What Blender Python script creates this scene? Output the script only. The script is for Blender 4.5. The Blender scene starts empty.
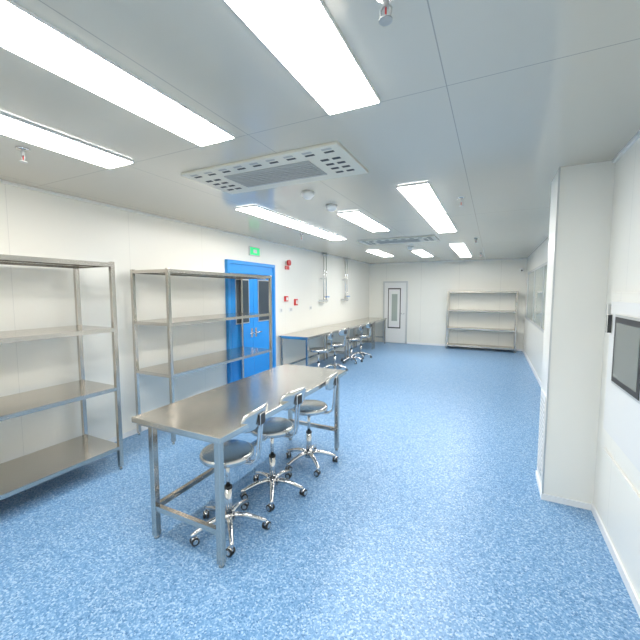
import bpy, bmesh, math
from mathutils import Vector, Matrix
S=bpy.context.scene
CEIL=2.68; XL=-3.85; XR=0.77; XRF=0.85; YF=11.7; YB=-2.6

# ---------------- materials ----------------
def mat(name,col,rough=.4,metal=0,emit=None,es=0,spec=.5):
    m=bpy.data.materials.new(name); m.use_nodes=True
    b=m.node_tree.nodes['Principled BSDF']
    b.inputs['Base Color'].default_value=(*col,1); b.inputs['Roughness'].default_value=rough
    b.inputs['Metallic'].default_value=metal; b.inputs['Specular IOR Level'].default_value=spec
    if emit: b.inputs['Emission Color'].default_value=(*emit,1); b.inputs['Emission Strength'].default_value=es
    return m
def nd(nt,t,**k):
    n=nt.nodes.new(t)
    for a,v in k.items(): setattr(n,a,v)
    return n
def math_(nt,op,a,b=None):
    n=nd(nt,'ShaderNodeMath',operation=op)
    for i,v in enumerate((a,b)):
        if v is None: continue
        if isinstance(v,(int,float)): n.inputs[i].default_value=v
        else: nt.links.new(v,n.inputs[i])
    return n.outputs[0]
def panelmat(name,col,seamcol,rough,seams,w=.006,spec=.5,coat=0):
    m=mat(name,col,rough,spec=spec); nt=m.node_tree; b=nt.nodes['Principled BSDF']
    geo=nd(nt,'ShaderNodeNewGeometry'); sep=nd(nt,'ShaderNodeSeparateXYZ'); nt.links.new(geo.outputs['Position'],sep.inputs[0])
    tot=None
    for ax,off,per in seams:
        v=math_(nt,'ADD',sep.outputs[ax],-off+per*20)
        v=math_(nt,'MODULO',v,per); v=math_(nt,'LESS_THAN',v,w)
        tot=v if tot is None else math_(nt,'MAXIMUM',tot,v)
    mix=nd(nt,'ShaderNodeMix',data_type='RGBA')
    no=nd(nt,'ShaderNodeTexNoise'); no.inputs['Scale'].default_value=.8
    nt.links.new(geo.outputs['Position'],no.inputs['Vector'])
    m2=nd(nt,'ShaderNodeMix',data_type='RGBA')
    m2.inputs[6].default_value=(*[c*.97 for c in col],1); m2.inputs[7].default_value=(*[min(1,c*1.03) for c in col],1)
    nt.links.new(no.outputs[0],m2.inputs[0]); nt.links.new(m2.outputs[2],mix.inputs[6])
    nt.links.new(tot,mix.inputs[0]); mix.inputs[7].default_value=(*seamcol,1)
    nt.links.new(mix.outputs[2],b.inputs['Base Color'])
    return m
M_wallL=panelmat('wall_panel_left',(.87,.855,.79),(.74,.73,.68),.28,[(1,.45,1.15)],.004)
M_wallX=panelmat('wall_panel_far',(.87,.855,.78),(.68,.67,.62),.3,[(0,.2,1.15)],.006)
M_wallR=panelmat('wall_panel_right',(.86,.845,.78),(.7,.69,.65),.28,[(1,.6,1.15)],.004)
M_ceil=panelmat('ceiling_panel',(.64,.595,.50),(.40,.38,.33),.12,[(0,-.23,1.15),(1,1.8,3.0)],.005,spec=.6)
def floor_mat():
    m=mat('blue_vinyl',(.3,.5,.8),.36,spec=.5); nt=m.node_tree; b=nt.nodes['Principled BSDF']
    geo=nd(nt,'ShaderNodeNewGeometry')
    vo=nd(nt,'ShaderNodeTexVoronoi'); vo.inputs['Scale'].default_value=115; nt.links.new(geo.outputs['Position'],vo.inputs['Vector'])
    no=nd(nt,'ShaderNodeTexNoise'); no.inputs['Scale'].default_value=70; no.inputs['Detail'].default_value=3; nt.links.new(geo.outputs['Position'],no.inputs['Vector'])
    sp=nd(nt,'ShaderNodeSeparateColor'); nt.links.new(vo.outputs['Color'],sp.inputs[0])
    mx=math_(nt,'MULTIPLY',sp.outputs[0],.72); n2=math_(nt,'MULTIPLY',no.outputs[0],.5); v=math_(nt,'ADD',mx,n2)
    r=nd(nt,'ShaderNodeValToRGB'); nt.links.new(v,r.inputs[0]); e=r.color_ramp.elements
    e[0].position=.15; e[0].color=(.035,.12,.28,1); e[1].position=.98; e[1].color=(.42,.57,.72,1)
    x=e.new(.36); x.color=(.11,.26,.48,1); x=e.new(.7); x.color=(.18,.35,.58,1)
    sep=nd(nt,'ShaderNodeSeparateXYZ'); nt.links.new(geo.outputs['Position'],sep.inputs[0])
    s=math_(nt,'LESS_THAN',math_(nt,'MODULO',math_(nt,'ADD',sep.outputs[0],20.12),2.0),.003)
    mix=nd(nt,'ShaderNodeMix',data_type='RGBA'); nt.links.new(math_(nt,'MULTIPLY',s,.4),mix.inputs[0]); nt.links.new(r.outputs[0],mix.inputs[6]); mix.inputs[7].default_value=(.1,.25,.5,1)
    nt.links.new(mix.outputs[2],b.inputs['Base Color'])
    return m
M_floor=floor_mat()
def steel(name,col,rough):
    m=mat(name,col,rough,1); nt=m.node_tree; b=nt.nodes['Principled BSDF']
    tc=nd(nt,'ShaderNodeTexCoord'); mp=nd(nt,'ShaderNodeMapping'); mp.inputs['Scale'].default_value=(60,2,60)
    no=nd(nt,'ShaderNodeTexNoise'); no.inputs['Scale'].default_value=4
    nt.links.new(tc.outputs['Object'],mp.inputs[0]); nt.links.new(mp.outputs[0],no.inputs['Vector'])
    nt.links.new(math_(nt,'ADD',math_(nt,'MULTIPLY',no.outputs[0],.12),rough-.06),b.inputs['Roughness'])
    return m
M_steel=steel('brushed_steel',(.70,.665,.61),.2)
M_shelf=steel('shelf_steel',(.60,.56,.505),.21)
M_chrome=mat('chrome',(.72,.71,.70),.12,1)
M_seat=mat('stool_seat_steel',(.66,.65,.63),.24,1)
M_rub=mat('caster_rubber',(.03,.03,.03),.5)
M_light=mat('led_diffuser',(1,1,1),.5,emit=(1,.985,.955),es=22)
M_white=mat('white_paint',(.82,.82,.8),.35)
M_alu=mat('aluminium_trim',(.62,.63,.62),.35,.6)
M_blue=mat('blue_door_paint',(.025,.29,.76),.25)
M_bluef=mat('blue_frame_paint',(.03,.30,.74),.3)
M_dark=mat('dark_glass',(.05,.07,.09),.06,spec=.8)
M_hatch=mat('hatch_glass',(.16,.18,.17),.05,spec=.8)
M_glass=mat('window_glass',(.40,.45,.41),.06)
M_grille=mat('grille_grey',(.45,.45,.43),.45)
M_slot=mat('dark_slot',(.05,.05,.05),.6)
M_ac=mat('ac_panel',(.72,.69,.59),.35)
M_red=mat('red_plastic',(.6,.02,.02),.4)
M_green=mat('exit_green',(.02,.5,.15),.4,emit=(.05,.8,.3),es=.6)
M_wains=mat('base_trim_white',(.85,.86,.86),.35)

# ---------------- builder ----------------
class B:
    def __init__(s): s.bm=bmesh.new(); s.mats=[]
    def mi(s,m):
        if m not in s.mats: s.mats.append(m)
        return s.mats.index(m)
    def _tag(s,vs,m,smooth=False):
        i=s.mi(m); fs=set(f for v in vs for f in v.link_faces)
        for f in fs: f.material_index=i; f.smooth=smooth
        return fs
    def box(s,x0,x1,y0,y1,z0,z1,m,bev=0):
        r=bmesh.ops.create_cube(s.bm,size=1); vs=r['verts']
        for v in vs: v.co=Vector(((x0+x1)/2+v.co.x*(x1-x0),(y0+y1)/2+v.co.y*(y1-y0),(z0+z1)/2+v.co.z*(z1-z0)))
        s._tag(vs,m)
        if bev:
            es=list(set(e for v in vs for e in v.link_edges))
            bmesh.ops.bevel(s.bm,geom=es,offset=bev,segments=2,affect='EDGES',profile=.5)
        return s
    def cyl(s,p0,p1,r0,m,r1=None,seg=20,smooth=True):
        p0=Vector(p0);p1=Vector(p1);d=p1-p0
        r=bmesh.ops.create_cone(s.bm,cap_ends=True,segments=seg,radius1=r0,radius2=r0 if r1 is None else r1,depth=d.length)
        q=Vector((0,0,1)).rotation_difference(d.normalized()).to_matrix().to_4x4()
        bmesh.ops.transform(s.bm,matrix=Matrix.Translation((p0+p1)/2)@q,verts=r['verts'])
        fs=s._tag(r['verts'],m,smooth)
        for f in fs:
            if len(f.verts)>4: f.smooth=False
        return s
    def sph(s,c,r,m,sc=(1,1,1)):
        q=bmesh.ops.create_uvsphere(s.bm,u_segments=16,v_segments=10,radius=r)
        bmesh.ops.transform(s.bm,matrix=Matrix.Translation(c)@Matrix.Diagonal((*sc,1)),verts=q['verts'])
        s._tag(q['verts'],m,True); return s
    def tube(s,pts,r,m,seg=12):
        pts=[Vector(p) for p in pts]; n=len(pts); rr=r if isinstance(r,list) else [r]*n
        i=s.mi(m); rings=[]; ref=None
        for k in range(n):
            t=(pts[min(k+1,n-1)]-pts[max(k-1,0)]).normalized()
            if ref is None:
                ref=Vector((0,1,0)) if abs(t.y)<.9 else Vector((1,0,0))
            u=(ref-t*ref.dot(t)).normalized(); w=t.cross(u); ref=u
            rings.append([s.bm.verts.new(pts[k]+(u*math.cos(a)+w*math.sin(a))*rr[k]) for a in [2*math.pi*j/seg for j in range(seg)]])
        for k in range(n-1):
            for j in range(seg):
                f=s.bm.faces.new((rings[k][j],rings[k][(j+1)%seg],rings[k+1][(j+1)%seg],rings[k+1][j])); f.material_index=i; f.smooth=True
        for rg in (rings[0],rings[-1]):
            f=s.bm.faces.new(rg); f.material_index=i
        return s
    def lathe(s,prof,m,seg=32,c=(0,0)):
        i=s.mi(m); rings=[]
        for r,z in prof:
            if r<1e-6: rings.append([s.bm.verts.new((c[0],c[1],z))])
            else: rings.append([s.bm.verts.new((c[0]+r*math.cos(2*math.pi*j/seg),c[1]+r*math.sin(2*math.pi*j/seg),z)) for j in range(seg)])
        for a,b in zip(rings,rings[1:]):
            for j in range(seg):
                k=(j+1)%seg
                vs=[a[0],b[k],b[j]] if len(a)==1 else ([a[j],a[k],b[0]] if len(b)==1 else [a[j],a[k],b[k],b[j]])
                f=s.bm.faces.new(vs); f.material_index=i; f.smooth=True
        return s
    def done(s,name,loc=(0,0,0),rot=0):
        bmesh.ops.recalc_face_normals(s.bm,faces=s.bm.faces)
        me=bpy.data.meshes.new(name); s.bm.to_mesh(me); s.bm.free()
        for m in s.mats: me.materials.append(m)
        o=bpy.data.objects.new(name,me); S.collection.objects.link(o); o.location=loc; o.rotation_euler=(0,0,rot); return o
def inst(src,name,loc,rot=0):
    o=bpy.data.objects.new(name,src.data); S.collection.objects.link(o); o.location=loc; o.rotation_euler=(0,0,rot); return o

# ---------------- room shell ----------------
T=.12
B().box(XL-T,XRF+T,YB-T,YF+T,-.1,0,M_floor).done('floor')
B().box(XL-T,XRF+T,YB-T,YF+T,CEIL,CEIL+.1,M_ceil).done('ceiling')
B().box(XL-T,XL,YB-T,YF+T,0,CEIL,M_wallL).done('wall_left')
B().box(XL,XRF,YF,YF+T,0,CEIL,M_wallX).done('wall_far')
B().box(XL,XRF,YB-T,YB,0,CEIL,M_wallX).done('wall_back')
B().box(XR,XRF+T,YB,3.32,0,CEIL,M_wallR).done('wall_right')
B().box(XRF,XRF+T,3.32,YF,0,CEIL,M_wallR).done('wall_right_far')
p=B(); p.box(.43,XRF,3.32,3.74,0,CEIL,M_wallR)
p.box(.424,.436,3.314,3.326,0,CEIL,M_alu)
p.box(.424,.431,3.40,3.66,.12,.85,M_white)
for k in range(16): p.box(.420,.426,3.42,3.64,.15+k*.042,.165+k*.042,M_alu)
p.done('wall_pillar')
B().box(XR-.012,XR,YB,3.32,0,.06,M_wains).done('baseboard_right')
B().box(.43-.01,XR-.012,3.31,3.32,0,.05,M_wains).box(.42,.43,3.32,3.74,0,.05,M_wains).done('baseboard_pillar')
B().box(XRF-.012,XRF,3.74,YF,0,.08,M_wains).done('baseboard_right_far')
B().box(XL,XL+.012,YB,4.36,0,.06,M_wains).box(XL,XL+.012,5.76,YF,0,.06,M_wains).done('baseboard_left')
B().box(-2.5,XRF-.012,YF-.012,YF,0,.06,M_wains).done('baseboard_far')
B().box(XL,XL+.03,YB,YF,CEIL-.02,CEIL,M_white).done('trim_1')
B().box(XR-.02,XR,YB,3.32,CEIL-.02,CEIL,M_white).done('trim_2')
B().box(XL+.03,XRF,YF-.03,YF,CEIL-.02,CEIL,M_white).done('trim_3')

w=B(); y0,y1,z0,z1=4.5,10.9,1.0,2.25
w.box(XRF-.02,XRF,y0,y1,z0,z0+.05,M_alu); w.box(XRF-.02,XRF,y0,y1,z1-.05,z1,M_alu)
n=4
for k in range(n+1):
    y=y0+(y1-y0-.05)*k/n; w.box(XRF-.02,XRF,y,y+.05,z0+.05,z1-.05,M_alu)
w.box(XRF-.008,XRF-.002,y0+.05,y1-.05,z0+.05,z1-.05,M_glass); w.done('window_1')

# pass-through hatch on right wall
h=B(); X=XR-.001
h.box(X-.022,X,2.2,3.12,.66,1.72,M_wallR,.006)
h.box(X-.034,X-.022,2.30,3.05,.76,1.66,M_white,.004)
h.box(X-.046,X-.034,2.38,2.90,1.12,1.58,M_alu,.004)
h.box(X-.049,X-.044,2.40,2.88,1.14,1.56,M_slot)
h.box(X-.051,X-.048,2.435,2.845,1.175,1.525,M_hatch)
h.box(X-.065,X-.034,2.99,3.01,1.44,1.57,M_rub,.004)
h.box(X-.05,X-.022,3.07,3.095,1.54,1.64,M_alu,.004)
h.done('pass_through_hatch')
B().box(X-.012,X,2.2,3.12,.12,.60,M_wallR,.004).done('trim_4')

def bluedoor():
    d=B(); y0,y1,zt=4.38,5.74,2.24; x=XL+.001
    d.box(x,x+.06,y0,y0+.06,0,zt,M_bluef,.004); d.box(x,x+.06,y1-.06,y1,0,zt,M_bluef,.004); d.box(x,x+.06,y0+.06,y1-.06,zt-.06,zt,M_bluef,.004)
    ym=(y0+y1)/2
    for a,b in ((y0+.065,ym-.003),(ym+.003,y1-.065)):
        d.box(x,x+.04,a,b,.01,zt-.22,M_blue,.003)
        c=(a+b)/2
        d.box(x+.04,x+.05,c-.18,c+.18,1.18,1.94,M_alu,.003)
        d.box(x+.05,x+.055,c-.16,c+.16,1.20,1.92,M_dark)
    d.box(x,x+.04,y0+.06,y1-.06,zt-.21,zt-.06,M_bluef)
    for s in (-1,1):
        d.cyl((x+.09,ym+s*.06,1.0),(x+.09,ym+s*.17,1.0),.01,M_chrome); d.cyl((x+.04,ym+s*.06,1.0),(x+.09,ym+s*.06,1.0),.01,M_chrome)
        d.box(x+.04,x+.046,ym+s*.06-.025,ym+s*.06+.025,.92,1.08,M_chrome)
    d.box(x+.04,x+.075,ym-.35,ym-.1,zt-.29,zt-.24,M_alu,.003); d.box(x+.04,x+.075,ym+.1,ym+.35,zt-.29,zt-.24,M_alu,.003)
    return d.done('door_1')
bluedoor()
d=B(); x0,x1,y,zt=-3.34,-2.52,YF-.001,2.08
d.box(x0,x0+.05,y-.05,y,0,zt,M_alu,.003).box(x1-.05,x1,y-.05,y,0,zt,M_alu,.003).box(x0+.05,x1-.05,y-.05,y,zt-.05,zt,M_alu,.003)
d.box(x0+.05,x1-.05,y-.035,y,.01,zt-.05,M_white,.003)
d.box(x0+.17,x1-.22,y-.045,y-.035,.5,1.85,M_slot).box(x0+.20,x1-.25,y-.05,y-.044,.54,1.81,M_white)
d.box(x0+.30,x1-.33,y-.052,y-.049,.75,1.65,M_glass)
d.cyl((x1-.1,y-.08,1.0),(x1-.2,y-.08,1.0),.01,M_chrome).cyl((x1-.1,y-.08,1.0),(x1-.1,y-.035,1.0),.01,M_chrome)
d.done('door_2')

# ---------------- ceiling fixtures ----------------
def light(x,y0,y1,w=.28):
    b=B(); b.box(x-w/2,x+w/2,y0,y1,CEIL-.012,CEIL,M_white); b.box(x-w/2+.006,x+w/2-.006,y0+.006,y1-.006,CEIL-.016,CEIL-.011,M_light)
    b.done('ceiling_light_panel')
cx=(-.68,-1.60,-2.54)
for x in cx: light(x,.58,1.78); light(x,-1.9,-.7)
light(cx[0],3.25,4.55); light(cx[0],4.62,5.95)
light(cx[1],4.0,5.4)
light(cx[2],3.25,4.55); light(cx[2],4.62,5.95)
light(cx[0],7.6,8.9); light(cx[0],8.97,10.3)
light(cx[1],8.4,9.8)
light(cx[2],7.9,9.3)
def ac(y0,y1,x0=-2.3,x1=-.92):
    b=B(); z=CEIL
    b.box(x0,x1,y0,y1,z-.02,z,M_ac,.004)
    xa,xb,ya,yb=x0+.3,x1-.3,y0+.17,y1-.13
    b.box(xa,xb,ya,yb,z-.026,z-.019,M_grille)
    for k in range(8):
        yy=ya+.02+k*(yb-ya-.03)/8; b.box(xa+.01,xb-.01,yy,yy+.012,z-.032,z-.025,M_grille)
    nx=9
    for k in range(nx):
        xx=x0+.1+k*(x1-x0-.2)/(nx-1)
        for q in (0,1):
            b.box(xx-.035,xx+.035,y0+.035+q*.045,y0+.058+q*.045,z-.0225,z-.019,M_slot if q else M_grille)
    for xs in (x0+.07,x0+.16,x1-.22,x1-.13):
        for k in range(4):
            yy=y0+.2+k*.09; b.box(xs,xs+.06,yy,yy+.03,z-.0225,z-.019,M_slot)
    b.done('ceiling_air_conditioner')
ac(2.12,2.74); ac(6.25,6.85)
def smoke(x,y):
    B().lathe([(0,CEIL-.065),(.03,CEIL-.065),(.045,CEIL-.05),(.06,CEIL-.035),(.065,CEIL-.001),(0,CEIL-.001)],M_white,c=(x,y)).done('smoke_detector')
smoke(-1.63,3.05); smoke(-1.64,3.62); smoke(-1.6,7.6)
def spr(x,y):
    b=B(); z=CEIL
    b.lathe([(0,z-.012),(.034,z-.012),(.040,z-.001),(0,z-.001)],M_chrome,c=(x,y),seg=20)
    b.cyl((x,y,z-.012),(x,y,z-.05),.010,M_grille,seg=10)
    b.tube([(x-.004,y,z-.04),(x-.018,y,z-.055),(x-.016,y,z-.072),(x,y,z-.086)],.0035,M_grille,6).tube([(x+.004,y,z-.04),(x+.018,y,z-.055),(x+.016,y,z-.072),(x,y,z-.086)],.0035,M_grille,6)
    b.cyl((x,y,z-.05),(x,y,z-.085),.003,M_red,seg=8)
    b.cyl((x,y,z-.086),(x,y,z-.091),.022,M_grille,seg=14)
    b.done('fire_sprinkler')
for x,y in ((-.34,1.17),(-.32,3.9),(-2.86,1.3),(-.3,6.9),(-2.9,5.2),(-.3,9.6)): spr(x,y)

# ---------------- shelving ----------------
def shelf(name,L,D,levels,H,loc,rot=0):
    b=B(); t=.038
    for x in (0,D-t):
        for y in (0,L-t):
            b.box(x,x+t,y,y+t,.03,H,M_shelf,.003); b.cyl((x+t/2,y+t/2,0),(x+t/2,y+t/2,.03),.014,M_shelf,r1=.012,seg=12)
    for z in levels:
        b.box(.004,D-.004,.004,L-.004,z-.004,z,M_shelf)
        for x in (.0,D-.022): b.box(x+.001,x+.021,t,L-t,z-.036,z-.004,M_shelf)
        for y in (.0,L-.022): b.box(t,D-t,y+.001,y+.021,z-.036,z-.004,M_shelf)
        b.box(D/2-.02,D/2+.02,.03,L-.03,z-.03,z-.004,M_shelf)
    return b.done(name,loc,rot)
shelf('steel_storage_rack',1.88,.60,(.24,.82,1.385,1.99),2.0,(-3.77,.23,0))
shelf('steel_storage_rack',2.0,.62,(.80,1.38,1.97),1.98,(-3.79,2.70,0))
shelf('steel_storage_rack',1.88,.45,(.12,.64,1.18,1.74),1.75,(.64,11.2,0),math.pi/2)

# ---------------- tables ----------------
def table(name,L,W,H,loc,low=.2,ix0=.03,ix1=.03,iy=.04):
    b=B(); t=.042
    b.box(0,W,0,L,H-.038,H,M_steel,.004)
    b.box(.03,W-.03,.03,L-.03,H-.06,H-.038,M_shelf)
    for x in (ix0,W-ix1-t):
        for y in (iy,L-iy-t):
            b.box(x,x+t,y,y+t,.02,H-.038,M_shelf,.003); b.cyl((x+t/2,y+t/2,0),(x+t/2,y+t/2,.02),.018,M_shelf,seg=12)
    for y in (iy+.005,L-iy-.037): b.box(ix0+t,W-ix1-t,y,y+.032,low,low+.035,M_shelf)
    b.box(ix0+.005,ix0+.037,iy+t,L-iy-t,low,low+.035,M_shelf)
    return b.done(name,loc)
table('steel_work_table',1.97,.78,.875,(-2.17,1.51,0),.21,.09,.06,.055)
table('steel_work_table',2.1,.68,.86,(-3.81,5.84,0))
table('steel_work_table',2.1,.68,.86,(-3.81,7.98,0))
table('steel_work_table',1.3,.68,.86,(-3.81,10.12,0))

# ---------------- stools ----------------
def stool():
    b=B(); h=.03
    b.lathe([(0,.575+h),(.165,.575+h),(.180,.570+h),(.188,.556+h),(.188,.535+h),(.18,.526+h),(.10,.522+h),(0,.522+h)],M_seat,seg=40)
    b.box(-.09,.09,-.05,.05,.505+h,.523+h,M_rub,.004)
    b.cyl((0,0,.30),(0,0,.51+h),.015,M_chrome).cyl((0,0,.11),(0,0,.33),.026,M_chrome).cyl((0,0,.32),(0,0,.335),.029,M_rub)
    b.cyl((0,0,.075),(0,0,.135),.042,M_chrome,r1=.034)
    b.tube([(.02,-.03,.512+h),(.05,-.12,.508+h),(.06,-.17,.505+h)],.005,M_chrome,8)
    for k in range(5):
        a=2*math.pi*k/5+.35; c,s=math.cos(a),math.sin(a)
        pr=[(.02,.105),(.07,.118),(.13,.112),(.19,.095),(.245,.075),(.27,.07)]
        b.tube([(c*r,s*r,z) for r,z in pr],[.022,.022,.020,.018,.016,.013],M_chrome,10)
        ex,ey=c*.262,s*.262
        b.cyl((ex,ey,.045),(ex,ey,.078),.008,M_chrome,seg=10)
        q=a+1.1+k*.7; u=Vector((math.cos(q),math.sin(q),0)); v=Vector((-u.y,u.x,0)); cc=Vector((ex,ey,.027))+u*.016
        for sg in (-1,1):
            b.cyl(cc+v*sg*.006,cc+v*sg*.022,.027,M_rub,seg=18)
            b.cyl(cc+v*sg*.022,cc+v*sg*.024,.018,M_chrome,seg=14)
        b.sph(cc+Vector((0,0,.010)),.024,M_chrome,(1,1,.9))
    pts=[(.05,.512+h),(.14,.508+h),(.20,.512+h),(.24,.54+h),(.254,.60+h),(.262,.70+h),(.272,.80+h),(.276,.84+h)]
    for yy in (-.018,.018): b.tube([(x,yy,z) for x,z in pts],.009,M_chrome,10)
    i=b.mi(M_chrome); i2=b.mi(M_seat); NU,NV=18,10; W,H=.175,.075; zc=.87
    def pt(u,v,off):
        a=u*math.sqrt(1-.22*v*v); c=v*math.sqrt(1-.5*u**4)
        y=a*W; z=zc+c*H; x=.262-1.3*y*y+.14*(z-zc)+off*(1-.6*max(abs(u),abs(v))**8)
        return (x,y,z)
    g={}
    for sd,off in ((0,-.013),(1,.013)):
        for p_ in range(NU+1):
            for q_ in range(NV+1):
                g[sd,p_,q_]=b.bm.verts.new(pt(-1+2*p_/NU,-1+2*q_/NV,off))
    def F(*k,mi_=i):
        f=b.bm.faces.new([g[x] for x in k]); f.material_index=mi_; f.smooth=True
    for p_ in range(NU):
        for q_ in range(NV):
            F((0,p_,q_),(0,p_,q_+1),(0,p_+1,q_+1),(0,p_+1,q_),mi_=i2); F((1,p_,q_),(1,p_+1,q_),(1,p_+1,q_+1),(1,p_,q_+1),mi_=i2)
    for p_ in range(NU):
        for q_ in (0,NV): F((0,p_,q_),(0,p_+1,q_),(1,p_+1,q_),(1,p_,q_))
    for q_ in range(NV):
        for p_ in (0,NU): F((0,p_,q_),(0,p_,q_+1),(1,p_,q_+1),(1,p_,q_))
    b.box(.268,.290,-.035,.035,zc-.045,zc+.035,M_rub,.004)
    return b.done('swivel_lab_stool',(-1.655,1.87,0),.12)
st=stool()
inst(st,'swivel_lab_stool',(-1.64,2.41,0),-.1)
inst(st,'swivel_lab_stool',(-1.60,3.0,0),.18)
for y,r in ((6.15,.3),(6.95,-.2),(7.95,.2),(8.65,-.1)): inst(st,'swivel_lab_stool',(-3.06,y,0),r)

# ---------------- wall items ----------------
B().box(XL,XL+.025,5.0,5.3,2.36,2.52,M_alu,.003).box(XL+.025,XL+.028,5.015,5.285,2.375,2.505,M_green).box(XL+.028,XL+.03,5.10,5.2,2.41,2.47,M_white).done('exit_sign')
def box_item(name,y,z,wy,hz,m,dx=.03,btn=None):
    b=B(); b.box(XL,XL+dx,y-wy/2,y+wy/2,z-hz/2,z+hz/2,m,.004)
    b.box(XL+dx,XL+dx+.004,y-wy*.33,y+wy*.33,z-hz*.3,z+hz*.3,btn or m,.001); b.done(name)
box_item('power_outlet',3.72,.62,.09,.09,M_white,.012,M_alu)
box_item('power_outlet',6.4,1.35,.14,.09,M_white,.012,M_alu)
box_item('power_outlet',7.3,1.35,.14,.09,M_white,.012,M_alu)
box_item('light_switch',6.02,1.35,.09,.09,M_white,.012,M_alu)
box_item('fire_call_point',6.2,1.58,.11,.11,M_red,.04,M_white)
box_item('fire_call_point',6.6,1.5,.11,.14,M_red,.04,M_white)
b=B(); b.cyl((XL,6.25,2.32),(XL+.04,6.25,2.32),.05,M_white).cyl((XL+.04,6.25,2.32),(XL+.08,6.25,2.32),.06,M_red).box(XL,XL+.03,6.18,6.32,2.18,2.26,M_red,.004).done('fire_alarm_sounder')
def gas(y):
    b=B(); x=XL+.1
    for o in (-.07,.07):
        b.cyl((x,y+o,1.52),(x,y+o,CEIL),.014,M_chrome,seg=12)
        b.cyl((x,y+o,2.60),(x,y+o,CEIL),.03,M_alu,seg=14)
        b.box(XL,x+.01,y+o-.01,y+o+.01,2.05,2.07,M_alu)
        b.cyl((x,y+o,1.60),(x+.07,y+o,1.60),.012,M_chrome,seg=10).box(x+.06,x+.075,y+o-.035,y+o+.035,1.59,1.61,M_blue)
        b.cyl((x,y+o,1.46),(x,y+o,1.54),.02,M_chrome,seg=12)
    b.box(XL,x+.02,y-.16,y+.16,1.48,1.53,M_alu,.004)
    b.done('gas_supply_pipe')
gas(7.9); gas(9.3)
b=B(); b.cyl((.72,YF,2.38),(.72,YF-.06,2.38),.03,M_white).sph((.72,YF-.08,2.36),.05,M_white).cyl((.72,YF-.1,2.35),(.72,YF-.14,2.33),.02,M_dark).done('security_camera')

# ---------------- world, camera ----------------
W=bpy.data.worlds.new('World'); S.world=W; W.use_nodes=True
W.node_tree.nodes['Background'].inputs[0].default_value=(.8,.85,.9,1); W.node_tree.nodes['Background'].inputs[1].default_value=.3
c=bpy.data.cameras.new('Camera'); co=bpy.data.objects.new('Camera',c); S.collection.objects.link(co)
co.location=(0,0,1.72); co.rotation_euler=(math.radians(90-4.57),0,math.radians(26.2)); c.sensor_width=36; c.lens=350/640*36; c.clip_start=.02
S.camera=co
S.view_settings.view_transform='Standard'
